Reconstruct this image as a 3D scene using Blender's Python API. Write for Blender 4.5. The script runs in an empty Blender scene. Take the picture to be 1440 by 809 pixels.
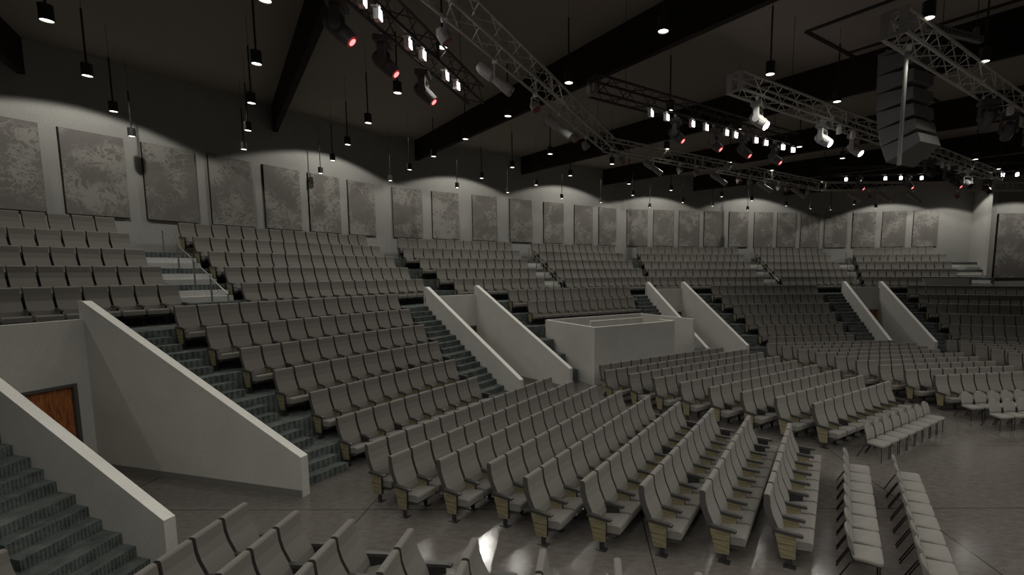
import bpy, bmesh, math, random
from mathutils import Vector, Matrix
random.seed(7)
SC = bpy.context.scene
COL = SC.collection
R_ = math.radians

# ---------------------------------------------------------------- room frame
C0 = Vector((17.6325, 2.6305))
A0, DTH, A3 = 61.856, 26.3885, -17.897
CH = 1.174            # chair height
PITCH = 0.555
RISE = 0.5575
RW = 37.04            # wall radius
ZC = 12.32            # ceiling height at n = 37
SL = 0.039            # ceiling slope

def ang_w(w): return A3 if w == 3 else A0 - w * DTH
def frame(w):
    a = R_(ang_w(w)); return Vector((math.cos(a), math.sin(a))), Vector((-math.sin(a), math.cos(a)))
def W(w, s, r, z=0.0):
    t, n = frame(w); q = C0 + t * s + n * r
    return Vector((q.x, q.y, z))
BIS = [A0 + DTH * .5 + 90, A0 - DTH * .5 + 90, A0 - DTH * 1.5 + 90, (ang_w(2) + A3) / 2 + 90]
def VB(i, d, perp, z=0.0):
    o = R_(BIS[i]); u = Vector((math.cos(o), math.sin(o))); v = Vector((-u.y, u.x))
    q = C0 + u * d - v * perp
    return Vector((q.x, q.y, z))
def sline(w, i, perp, r):
    """s in wedge w at radius r of the line parallel to bisector i at offset perp"""
    t, n = frame(w); o = R_(BIS[i]); v = Vector((math.sin(o), -math.cos(o)))
    # (t*s + n*r).v = perp
    return (perp - r * n.dot(v)) / t.dot(v)
def RK(k):  # radius of the riser below tread k
    return 24.49 + 1.0015 * k if k <= 6 else 32.47 + 1.0015 * (k - 7)

# ---------------------------------------------------------------- objects
def link(o): COL.objects.link(o); return o
def mesh_obj(name, bm, mats, parent=None, smooth=False):
    me = bpy.data.meshes.new(name); bm.to_mesh(me); bm.free()
    for m in (mats if isinstance(mats, (list, tuple)) else [mats]): me.materials.append(m)
    if smooth:
        for p in me.polygons: p.use_smooth = True
    o = link(bpy.data.objects.new(name, me))
    if parent: o.parent = parent
    return o
def tag(o, label, cat, group=None, kind=None):
    o['label'] = label; o['category'] = cat
    if group: o['group'] = group
    if kind: o['kind'] = kind
    return o
def struct(o, label=None):
    o['kind'] = 'structure'
    if label: o['label'] = label
    return o
def empty(name, loc=(0, 0, 0), rz=0.0):
    e = link(bpy.data.objects.new(name, None)); e.location = loc; e.rotation_euler = (0, 0, rz); e.empty_display_size = .1
    return e
def copy_tree(o, parent=None):
    c = o.copy(); COL.objects.link(c)
    if parent: c.parent = parent
    for ch in o.children: copy_tree(ch, c)
    return c

# ---------------------------------------------------------------- bmesh helpers
def face(bm, vs, mi=0):
    f = bm.faces.new(vs); f.material_index = mi; return f
def box(bm, x0, x1, y0, y1, z0, z1, mi=0, bev=0.0, mat=None):
    P = [(x, y, z) for z in (z0, z1) for y in (y0, y1) for x in (x0, x1)]
    v = [bm.verts.new((mat @ Vector(p)) if mat else p) for p in P]
    fs = [face(bm, [v[i] for i in q], mi) for q in ((0, 2, 3, 1), (4, 5, 7, 6), (0, 1, 5, 4), (2, 6, 7, 3), (0, 4, 6, 2), (1, 3, 7, 5))]
    if bev > 0:
        es = list({e for f in fs for e in f.edges})
        bmesh.ops.bevel(bm, geom=es, offset=bev, segments=2, affect='EDGES', profile=.5)
    return v
def prism(bm, poly, z0, z1, mi=0, top_mi=None, bot=True):
    """poly: list of xy (ccw), extruded in z"""
    a = [bm.verts.new((p[0], p[1], z0)) for p in poly]; b = [bm.verts.new((p[0], p[1], z1)) for p in poly]
    n = len(poly)
    face(bm, b, mi if top_mi is None else top_mi)
    if bot: face(bm, a[::-1], mi)
    for i in range(n): face(bm, [a[i], a[(i + 1) % n], b[(i + 1) % n], b[i]], mi)
def extr(bm, prof, x0, x1, mi_side=0, mi_edge=0):
    """prof: list of (y,z); extruded along x"""
    a = [bm.verts.new((x0, p[0], p[1])) for p in prof]; b = [bm.verts.new((x1, p[0], p[1])) for p in prof]
    n = len(prof); out = []
    out.append(face(bm, a[::-1], mi_side)); out.append(face(bm, b, mi_side))
    for i in range(n): out.append(face(bm, [a[i], a[(i + 1) % n], b[(i + 1) % n], b[i]], mi_edge))
    return out
def tube(bm, p, q, r, seg=8, mi=0, r2=None, caps=True):
    p, q = Vector(p), Vector(q); d = (q - p).normalized()
    u = d.orthogonal().normalized(); v = d.cross(u); r2 = r if r2 is None else r2
    A = []; B = []
    for i in range(seg):
        a = 2 * math.pi * i / seg; o = u * math.cos(a) + v * math.sin(a)
        A.append(bm.verts.new(p + o * r)); B.append(bm.verts.new(q + o * r2))
    for i in range(seg): face(bm, [A[i], A[(i + 1) % seg], B[(i + 1) % seg], B[i]], mi)
    if caps: face(bm, A[::-1], mi); face(bm, B, mi)
def rod_path(bm, pts, r, seg=8, mi=0):
    for a, b in zip(pts, pts[1:]): tube(bm, a, b, r, seg, mi)
def fix(bm): bmesh.ops.recalc_face_normals(bm, faces=bm.faces[:])
def new(): return bmesh.new()

# ---------------------------------------------------------------- materials
def nt(name):
    m = bpy.data.materials.new(name); m.use_nodes = True
    t = m.node_tree; b = t.nodes['Principled BSDF']; return m, t, b
def N(t, kind, **kw):
    n = t.nodes.new(kind)
    for k, v in kw.items():
        if hasattr(n, k): setattr(n, k, v)
        else: n.inputs[k].default_value = v
    return n
def ramp(t, fac, stops):
    r = t.nodes.new('ShaderNodeValToRGB'); el = r.color_ramp.elements
    while len(el) > 1: el.remove(el[0])
    el[0].position = stops[0][0]; el[0].color = (*stops[0][1], 1)
    for p, c in stops[1:]:
        e = el.new(p); e.color = (*c, 1)
    t.links.new(fac, r.inputs[0]); return r.outputs[0]
def bump(t, b, h, strength=.2, dist=.01):
    n = t.nodes.new('ShaderNodeBump'); n.inputs['Strength'].default_value = strength; n.inputs['Distance'].default_value = dist
    t.links.new(h, n.inputs['Height']); t.links.new(n.outputs[0], b.inputs['Normal'])
def flat(name, c, rough=.6, metal=0.0, spec=.5):
    m, t, b = nt(name); n = N(t, 'ShaderNodeTexNoise'); n.inputs['Scale'].default_value = 30
    co = N(t, 'ShaderNodeTexCoord'); t.links.new(co.outputs['Object'], n.inputs['Vector'])
    o = ramp(t, n.outputs['Fac'], [(.3, tuple(x * .92 for x in c)), (.7, tuple(min(1, x * 1.06) for x in c))])
    t.links.new(o, b.inputs['Base Color']); b.inputs['Roughness'].default_value = rough; b.inputs['Metallic'].default_value = metal
    b.inputs['Specular IOR Level'].default_value = spec
    return m
def fabric(name, c, scale=220):
    m, t, b = nt(name); co = N(t, 'ShaderNodeTexCoord')
    n = N(t, 'ShaderNodeTexNoise'); n.inputs['Scale'].default_value = scale; n.inputs['Detail'].default_value = 2
    t.links.new(co.outputs['Object'], n.inputs['Vector'])
    o = ramp(t, n.outputs['Fac'], [(.3, tuple(x * .85 for x in c)), (.7, tuple(x * 1.12 for x in c))])
    t.links.new(o, b.inputs['Base Color']); b.inputs['Roughness'].default_value = .85; b.inputs['Specular IOR Level'].default_value = .25
    b.inputs['Sheen Weight'].default_value = .15
    return m
def plaster(name, c, sc=38):
    m, t, b = nt(name); co = N(t, 'ShaderNodeTexCoord')
    n = N(t, 'ShaderNodeTexNoise'); n.inputs['Scale'].default_value = sc; n.inputs['Detail'].default_value = 6; n.inputs['Roughness'].default_value = .7
    n2 = N(t, 'ShaderNodeTexNoise'); n2.inputs['Scale'].default_value = 1.3; n2.inputs['Detail'].default_value = 3
    for x in (n, n2): t.links.new(co.outputs['Object'], x.inputs['Vector'])
    mx = N(t, 'ShaderNodeMath', operation='MULTIPLY_ADD'); mx.inputs[1].default_value = .25
    t.links.new(n2.outputs['Fac'], mx.inputs[0]); t.links.new(n.outputs['Fac'], mx.inputs[2])
    o = ramp(t, mx.outputs[0], [(.42, tuple(x * .8 for x in c)), (.8, tuple(x * 1.12 for x in c))])
    t.links.new(o, b.inputs['Base Color']); b.inputs['Roughness'].default_value = .9; b.inputs['Specular IOR Level'].default_value = .2
    bump(t, b, n.outputs['Fac'], .25, .004)
    return m
def emit(name, c, s):
    m, t, b = nt(name); b.inputs['Base Color'].default_value = (*c, 1); b.inputs['Emission Color'].default_value = (*c, 1); b.inputs['Emission Strength'].default_value = s
    return m

M = {}
M['seat'] = fabric('seat_fabric', (.185, .174, .158))
M['seatdark'] = flat('seat_shell', (.05, .047, .044), .55)
M['seatside_shade'] = flat('seat_side_shade', (.065, .061, .056), .7)  # upholstered backrest sides, darkened to stand for the shade between chairs
M['arm'] = flat('arm_black', (.045, .044, .041), .4)
M['steel'] = flat('dark_steel', (.035, .035, .035), .4, .3)
M['stack'] = fabric('stack_chair_fabric', (.235, .224, .205), 160)
M['leg'] = flat('leg_black', (.02, .02, .02), .35, .4)
M['wall'] = plaster('wall_plaster', (.40, .394, .372))
M['vom'] = plaster('parapet_plaster', (.51, .50, .47), 46)
M['cap'] = plaster('parapet_cap', (.78, .765, .72), 60)
M['base'] = flat('baseboard_grey', (.17, .17, .155), .5)
M['ceil'] = flat('ceiling_paint', (.29, .25, .22), .9, 0, .2)
M['fin'] = flat('baffle_black', (.03, .024, .02), .9, 0, .1)
M['seam'] = flat('ceiling_seam', (.02, .018, .016), .9)
M['white_step'] = plaster('bare_step', (.55, .55, .53), 20)
M['black'] = flat('black_gap', (.012, .012, .012), .9)
M['truss'] = flat('truss_grey', (.50, .49, .46), .65, 0)
M['trussdark'] = flat('truss_black', (.05, .046, .042), .5, .2)
M['fixture'] = flat('fixture_black', (.09, .09, .088), .5)
M['fixgrey'] = flat('fixture_grey', (.38, .38, .37), .55)
M['fixwhite'] = flat('fixture_white', (.85, .85, .83), .4)
M['clamp'] = flat('clamp_metal', (.85, .85, .83), .5, 0)
M['lens'] = flat('lens_dark', (.01, .01, .012), .1)
M['array'] = flat('speaker_grey', (.20, .20, .188), .6)
M['rod'] = flat('rod_black', (.02, .019, .018), .5)
M['drum'] = flat('pendant_black', (.035, .034, .032), .45)
M['rail'] = flat('rail_steel', (.30, .29, .27), .35, .6)
M['frame'] = flat('door_frame_steel', (.10, .10, .098), .4, .3)
M['lamp'] = emit('pendant_lens', (1, .97, .78), 6)
M['ledwhite'] = emit('led_white', (1, 1, 1), 16)
M['red'] = emit('red_lens', (1, .15, .15), 3.4)
M['blue'] = emit('cool_lens', (.86, .86, 1), 90)
M['coolsmall'] = emit('cool_small_lens', (.8, .8, 1), 6)
M['orangelens'] = emit('faint_red_lens', (.12, .02, .018), .05)

def wood_panel():
    m, t, b = nt('laminate_boards'); co = N(t, 'ShaderNodeTexCoord'); sp = N(t, 'ShaderNodeSeparateXYZ')
    t.links.new(co.outputs['Object'], sp.inputs[0])
    mp = N(t, 'ShaderNodeMapping'); mp.inputs['Scale'].default_value = (3, 3, 26)
    t.links.new(co.outputs['Object'], mp.inputs[0])
    n = N(t, 'ShaderNodeTexNoise'); n.inputs['Scale'].default_value = 1.2; n.inputs['Detail'].default_value = 4; n.inputs['Distortion'].default_value = .6
    t.links.new(mp.outputs[0], n.inputs['Vector'])
    o = ramp(t, n.outputs['Fac'], [(.3, (.13, .108, .058)), (.55, (.24, .21, .125)), (.75, (.30, .265, .165))])
    f = N(t, 'ShaderNodeMath', operation='PINGPONG'); f.inputs[1].default_value = .05
    t.links.new(sp.outputs['Z'], f.inputs[0])
    g = N(t, 'ShaderNodeMath', operation='GREATER_THAN'); g.inputs[1].default_value = .0035
    t.links.new(f.outputs[0], g.inputs[0])
    mx = N(t, 'ShaderNodeMix', data_type='RGBA'); mx.inputs['A'].default_value = (.02, .017, .012, 1)
    t.links.new(g.outputs[0], mx.inputs['Factor']); t.links.new(o, mx.inputs['B'])
    t.links.new(mx.outputs['Result'], b.inputs['Base Color']); b.inputs['Roughness'].default_value = .55
    return m
M['wood'] = wood_panel()
def door_wood():
    m, t, b = nt('oak_door'); co = N(t, 'ShaderNodeTexCoord'); mp = N(t, 'ShaderNodeMapping'); mp.inputs['Scale'].default_value = (5, 5, .6)
    t.links.new(co.outputs['Object'], mp.inputs[0])
    n = N(t, 'ShaderNodeTexNoise'); n.inputs['Scale'].default_value = 3; n.inputs['Detail'].default_value = 8; n.inputs['Distortion'].default_value = 2.2
    t.links.new(mp.outputs[0], n.inputs['Vector'])
    o = ramp(t, n.outputs['Fac'], [(.3, (.10, .03, .008)), (.5, (.34, .11, .03)), (.7, (.48, .17, .05))])
    t.links.new(o, b.inputs['Base Color']); b.inputs['Roughness'].default_value = .45
    return m
M['door'] = door_wood()
def carpet():
    m, t, b = nt('woven_carpet'); co = N(t, 'ShaderNodeTexCoord')
    def wave(rot, sc, dist):
        mp = N(t, 'ShaderNodeMapping'); mp.inputs['Rotation'].default_value = rot
        t.links.new(co.outputs['Object'], mp.inputs[0])
        w = N(t, 'ShaderNodeTexWave'); w.inputs['Scale'].default_value = sc; w.inputs['Distortion'].default_value = dist; w.inputs['Detail'].default_value = 2; w.inputs['Detail Scale'].default_value = 3
        t.links.new(mp.outputs[0], w.inputs['Vector']); return w.outputs['Fac']
    w1 = wave((0, 0, R_(20)), 17, 4); w2 = wave((R_(25), R_(60), R_(75)), 23, 3)
    n = N(t, 'ShaderNodeTexNoise'); n.inputs['Scale'].default_value = 4; n.inputs['Detail'].default_value = 5
    t.links.new(co.outputs['Object'], n.inputs['Vector'])
    a = N(t, 'ShaderNodeMath', operation='MULTIPLY'); t.links.new(w1, a.inputs[0]); t.links.new(w2, a.inputs[1])
    s = N(t, 'ShaderNodeMath', operation='MULTIPLY_ADD'); s.inputs[1].default_value = .55
    t.links.new(a.outputs[0], s.inputs[0])
    k = N(t, 'ShaderNodeMath', operation='MULTIPLY'); k.inputs[1].default_value = .7; t.links.new(n.outputs['Fac'], k.inputs[0]); t.links.new(k.outputs[0], s.inputs[2])
    o = ramp(t, s.outputs[0], [(.25, (.040, .046, .044)), (.5, (.095, .108, .104)), (.75, (.17, .188, .183)), (.95, (.22, .23, .215))])
    t.links.new(o, b.inputs['Base Color']); b.inputs['Roughness'].default_value = .95; b.inputs['Specular IOR Level'].default_value = .1
    return m
M['carpet'] = carpet()
def marble():
    m, t, b = nt('acoustic_panel'); co = N(t, 'ShaderNodeTexCoord'); oi = N(t, 'ShaderNodeObjectInfo')
    mp = N(t, 'ShaderNodeMapping'); t.links.new(co.outputs['Object'], mp.inputs[0])
    off = N(t, 'ShaderNodeCombineXYZ'); ml = N(t, 'ShaderNodeMath', operation='MULTIPLY'); ml.inputs[1].default_value = 37
    t.links.new(oi.outputs['Random'], ml.inputs[0]); t.links.new(ml.outputs[0], off.inputs[1]); t.links.new(off.outputs[0], mp.inputs['Location'])
    def noise(sc, det=3, dist=0, ro=.5):
        n = N(t, 'ShaderNodeTexNoise'); n.inputs['Scale'].default_value = sc; n.inputs['Detail'].default_value = det; n.inputs['Distortion'].default_value = dist; n.inputs['Roughness'].default_value = ro
        t.links.new(mp.outputs[0], n.inputs['Vector']); return n.outputs['Fac']
    def m2(op, a, b_, c=None):
        n = N(t, 'ShaderNodeMath', operation=op)
        for i, x in enumerate((a, b_, c)):
            if x is None: continue
            if isinstance(x, (int, float)): n.inputs[i].default_value = x
            else: t.links.new(x, n.inputs[i])
        return n.outputs[0]
    v1 = m2('ABSOLUTE', m2('SUBTRACT', noise(2.1, 4, .9, .6), .5), 0)
    v2 = m2('ABSOLUTE', m2('SUBTRACT', noise(3.6, 3, .5, .6), .5), 0)
    v = m2('MINIMUM', v1, m2('MULTIPLY', v2, 1.5))
    v = m2('ADD', v, m2('MULTIPLY', noise(60, 2), .05))
    mask = m2('MULTIPLY', m2('SUBTRACT', noise(.9, 2), .42), .35)
    v = m2('ADD', v, mask)
    o = ramp(t, v, [(.045, (.33, .315, .29)), (.075, (.26, .245, .225)), (.10, (.19, .175, .162)), (.25, (.205, .188, .175))])
    t.links.new(o, b.inputs['Base Color']); b.inputs['Roughness'].default_value = .85
    return m
M['panel'] = marble()
def concrete():
    m, t, b = nt('polished_concrete'); co = N(t, 'ShaderNodeTexCoord')
    sp = N(t, 'ShaderNodeSeparateXYZ'); t.links.new(co.outputs['Object'], sp.inputs[0])
    def joint(axis, off, per):
        a = N(t, 'ShaderNodeMath', operation='SUBTRACT'); a.inputs[1].default_value = off; t.links.new(sp.outputs[axis], a.inputs[0])
        p = N(t, 'ShaderNodeMath', operation='PINGPONG'); p.inputs[1].default_value = per / 2; t.links.new(a.outputs[0], p.inputs[0])
        g = N(t, 'ShaderNodeMath', operation='LESS_THAN'); g.inputs[1].default_value = .012; t.links.new(p.outputs[0], g.inputs[0])
        return g.outputs[0]
    j = N(t, 'ShaderNodeMath', operation='MAXIMUM')
    t.links.new(joint('X', 1.27, 5.69), j.inputs[0]); t.links.new(joint('Y', 9.68, 3.65), j.inputs[1])
    mp = N(t, 'ShaderNodeMapping'); mp.inputs['Scale'].default_value = (1, 2.2, 1); mp.inputs['Rotation'].default_value = (0, 0, R_(30)); t.links.new(co.outputs['Object'], mp.inputs[0])
    n = N(t, 'ShaderNodeTexNoise'); n.inputs['Scale'].default_value = 5; n.inputs['Detail'].default_value = 8; n.inputs['Roughness'].default_value = .65
    t.links.new(mp.outputs[0], n.inputs['Vector'])
    n2 = N(t, 'ShaderNodeTexNoise'); n2.inputs['Scale'].default_value = 1.1; n2.inputs['Detail'].default_value = 5; n2.inputs['Distortion'].default_value = 1
    t.links.new(co.outputs['Object'], n2.inputs['Vector'])
    o = ramp(t, n.outputs['Fac'], [(.3, (.098, .088, .080)), (.7, (.155, .141, .130))])
    mx = N(t, 'ShaderNodeMix', data_type='RGBA'); mx.inputs['B'].default_value = (.03, .026, .024, 1)
    t.links.new(j.outputs[0], mx.inputs['Factor']); t.links.new(o, mx.inputs['A']); t.links.new(mx.outputs['Result'], b.inputs['Base Color'])
    ra = N(t, 'ShaderNodeMapRange'); ra.inputs['From Min'].default_value = .3; ra.inputs['From Max'].default_value = .7; ra.inputs['To Min'].default_value = .08; ra.inputs['To Max'].default_value = .17
    t.links.new(n2.outputs['Fac'], ra.inputs['Value']); t.links.new(ra.outputs[0], b.inputs['Roughness'])
    bump(t, b, n.outputs['Fac'], .14, .01)
    return m
M['floor'] = concrete()

# ================================================================ THE SETTING
bm = new(); prism(bm, [(-30, -14), (60, -14), (60, 60), (-30, 60)], -.2, 0); fix(bm)
struct(mesh_obj('floor', bm, M['floor']), 'polished grey concrete arena floor with saw-cut joints')

# ceiling: a slab sloping up to the back wall, with deep baffles and thin seams
T1, N1 = frame(1)
def ceil_z(x, y):
    q = Vector((x, y)) - C0; return ZC + SL * (q.dot(N1) - 37)
def CW(t, n, z):
    q = C0 + T1 * t + N1 * n; return Vector((q.x, q.y, z))
bm = new()
a = []; b2 = []
for (t_, n_) in ((-48, -22), (48, -22), (48, 60), (-48, 60)):
    z = ZC + SL * (n_ - 37); q = CW(t_, n_, z); a.append(bm.verts.new(q)); b2.append(bm.verts.new(q + Vector((0, 0, .3))))
face(bm, a); face(bm, b2[::-1])
for i in range(4): face(bm, [a[i], a[(i + 1) % 4], b2[(i + 1) % 4], b2[i]])
fix(bm); struct(mesh_obj('ceiling', bm, M['ceil']), 'dark sloping ceiling')
def wall_n(t_):   # n of the back walls at lateral t in the frame of wedge 1
    best = 99
    for w in (0, 1, 2, 3):
        tt, nn = frame(w); R = RW - (.36 if w == 3 else 0)
        # (C + T1 t + N1 n - C).nn = R
        best = min(best, (R - t_ * T1.dot(nn)) / N1.dot(nn)) if N1.dot(nn) > .2 else best
    return best
for i, t_ in enumerate((-20.75, -13.85, -6.78, .12, 7.0, 13.9, 20.8)):
    bm = new(); ne = wall_n(t_) - .02
    for half in (0,):
        v = []
        for tt in (t_ - .09, t_ + .09):
            for (n_, dz) in ((6 if i < 5 else 9, 0), (6 if i < 5 else 9, -1.1), (ne, -1.1), (ne, 0)):
                v.append(bm.verts.new(CW(tt, n_, ZC + SL * (n_ - 37) + dz)))
        face(bm, v[0:4]); face(bm, v[4:8][::-1])
        for j in range(4): face(bm, [v[j], v[(j + 1) % 4], v[4 + (j + 1) % 4], v[4 + j]])
    fix(bm); struct(mesh_obj('ceiling_baffle', bm, M['fin']))
bm = new()
for (p, q) in (((-2.67, 6), (-2.67, 15.9)), ((-2.67, 15.9), (6.9, 15.9)), ((-.4, 6), (-.4, 15.9)), ((2.9, 6), (2.9, 15.9)), ((-.4, 11.5), (6.9, 11.5))):
    a_, b_ = CW(*p, ZC + SL * (p[1] - 37) - .03), CW(*q, ZC + SL * (q[1] - 37) - .03)
    d = (b_ - a_).normalized(); s_ = Vector((-d.y, d.x, 0)) * .06
    v = [bm.verts.new(x) for x in (a_ - s_, b_ - s_, b_ + s_, a_ + s_)]; v2 = [bm.verts.new(x.co + Vector((0, 0, .05))) for x in v]
    face(bm, v[::-1]); face(bm, v2)
    for j in range(4): face(bm, [v[j], v[(j + 1) % 4], v2[(j + 1) % 4], v2[j]])
fix(bm); struct(mesh_obj('ceiling_trim', bm, M['seam']))

# back walls, one per facet
def cornerpt(i):   # corner between wall i and i+1
    t0, n0 = frame(i); t1, n1 = frame(i + 1); r0, r1 = RW, RW - (.36 if i + 1 == 3 else 0)
    d = n0.x * n1.y - n0.y * n1.x
    x = (r0 * n1.y - n0.y * r1) / d; y = (n0.x * r1 - r0 * n1.x) / d
    return C0 + Vector((x, y))
K = [cornerpt(i) for i in range(3)]
L0 = Vector(W(0, -17, RW)[:2]); P1 = Vector(W(3, .95, RW - .36)[:2])
n3 = frame(3)[1]; P2 = P1 - n3 * 3.0; P3 = P2 + Vector((16, -.15))
def wallseg(name, a, b, outn, z1=13.2, mat='wall', lab=None, th=.3):
    bm = new(); o = Vector(outn).normalized() * th
    prism(bm, [a, b, b + o, a + o], 0, z1); fix(bm)
    return struct(mesh_obj(name, bm, M[mat]), lab)
wallseg('wall_west', L0, K[0], frame(0)[1], lab='pale plaster back wall, left facet')
wallseg('wall_north_west', K[0], K[1], frame(1)[1], lab='pale plaster back wall, centre left facet')
wallseg('wall_north', K[1], K[2], frame(2)[1], lab='pale plaster back wall, centre facet')
wallseg('wall_north_east', K[2], P1, frame(3)[1], lab='pale plaster back wall, right facet')
wallseg('wall_side_return', P1, P2, frame(3)[0])
wallseg('wall_east', P2, P3, (0, 1))

# ---------------------------------------------------------------- tiers
VOM = [(-1.53, -1.35, 1.23, 1.42), (-1.78, -1.60, .95, 1.14), (-1.69, -1.50, .95, 1.14), (-1.65, -1.46, .80, .99)]
FAR = 60
def quad(bm, w, k, r0, r1, left, right, z0=0.0, mi=0, z1=None):
    """left/right: ('s', value) or (bisector, perp)"""
    def S(b, r): return b[1] if b[0] == 's' else sline(w, b[0], b[1], r)
    z1 = RISE * k if z1 is None else z1
    P = [W(w, S(left, r0), r0), W(w, S(right, r0), r0), W(w, S(right, r1), r1), W(w, S(left, r1), r1)]
    prism(bm, [(p.x, p.y) for p in P], z0, z1, mi)
tiers = {0: ((0, VOM[0][3]), (1, VOM[1][0])), 1: ((1, VOM[1][3]), (2, VOM[2][0])), 2: ((2, VOM[2][3]), (3, VOM[3][0])), 3: ((3, VOM[3][3]), ('s', 9.0)), -1: (('s', -8.0), (0, VOM[0][0]))}
LR_AISLE = 1.33
rnames = {0: 'carpeted seating tiers of the first lower block', 1: 'carpeted seating tiers behind the control booth', 2: 'carpeted seating tiers of the third lower block', 3: 'carpeted seating tiers of the right lower block', -1: 'carpeted seating tiers at the left edge'}
for w, (lf, rt) in tiers.items():
    bm = new()
    for k in range(1, 6):
        r0, r1 = RK(k), RK(k + 1) + .02
        if w == 1 and k <= 3:
            quad(bm, w, k, r0, r1, lf, ('s', -3.55)); quad(bm, w, k, r0, r1, ('s', 2.95), rt)
        else: quad(bm, w, k, r0, r1, lf, rt)
    # cross aisle inner strip between the vomitory walls
    quad(bm, w, 6, RK(6), 30.9, lf, rt)
    fix(bm); struct(mesh_obj('floor_seating_tiers', bm, M['carpet']), rnames[w])
    bm = new()
    def astep(b0, b1, kk):
        for k in kk:
            quad(bm, w, k, RK(k) - .57, RK(k) + .0, b0, b1, RISE * (k - 1), z1=RISE * (k - 1) + RISE / 3)
            quad(bm, w, k, RK(k) - .285, RK(k) + .0, b0, b1, RISE * (k - 1), z1=RISE * (k - 1) + RISE * 2 / 3)
    if lf[0] != 's': astep(lf, (lf[0], lf[1] + LR_AISLE), range(1, 7) if w != 1 else range(5, 7))
    if rt[0] != 's': astep((rt[0], rt[1] - 1.16), rt, range(1, 7) if w != 1 else range(3, 7))
    fix(bm); struct(mesh_obj('floor_aisle_steps', bm, M['carpet']))
# upper tiers
ub = {0: (('s', -17), (1, 0)), 1: ((1, 0), (2, 0)), 2: ((2, 0), (3, 0)), 3: ((3, 0), ('s', 1.25))}
for w, (lf, rt) in ub.items():
    bm = new(); rw = RW - (.36 if w == 3 else 0)
    off = -.3 if w == 3 else 0
    quad(bm, w, 6, 30.86, RK(7) + .02 + off, lf, rt, 2.9)
    for k in range(7, 11):
        r1 = (RK(k + 1) + .02 + off) if k < 10 else rw + .02
        quad(bm, w, k, RK(k) + off, r1, lf, rt, RISE * (k - 1) - .3)
    fix(bm); struct(mesh_obj('floor_upper_tiers', bm, M['carpet']), 'carpeted upper seating tiers along the back wall')
def usteps(name, w, s0, s1, mat, off=0):
    bm = new()
    for k in range(7, 11):
        r = RK(k) + off; z = RISE * (k - 1)
        quad(bm, w, k, r - .57, r, ('s', s0), ('s', s1), z, z1=z + RISE / 3)
        quad(bm, w, k, r - .285, r, ('s', s0), ('s', s1), z, z1=z + RISE * 2 / 3)
    fix(bm); return struct(mesh_obj(name, bm, M[mat]))
usteps('floor_white_steps', 0, -3.0, -1.36, 'white_step'); usteps('floor_white_steps', 1, -.90, .40, 'white_step')
usteps('floor_white_steps', 2, .82, 2.07, 'white_step'); usteps('floor_white_steps', 3, -8.6, -7.2, 'white_step', -.3)
usteps('floor_white_steps', 3, -.85, .93, 'white_step', -.3)
usteps('floor_aisle_steps', 0, 7.2, 8.0, 'carpet'); usteps('floor_aisle_steps', 1, -9.3, -8.3, 'carpet')
usteps('floor_aisle_steps', 1, 7.7, 8.1, 'carpet'); usteps('floor_aisle_steps', 2, -8.3, -7.7, 'carpet')

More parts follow.
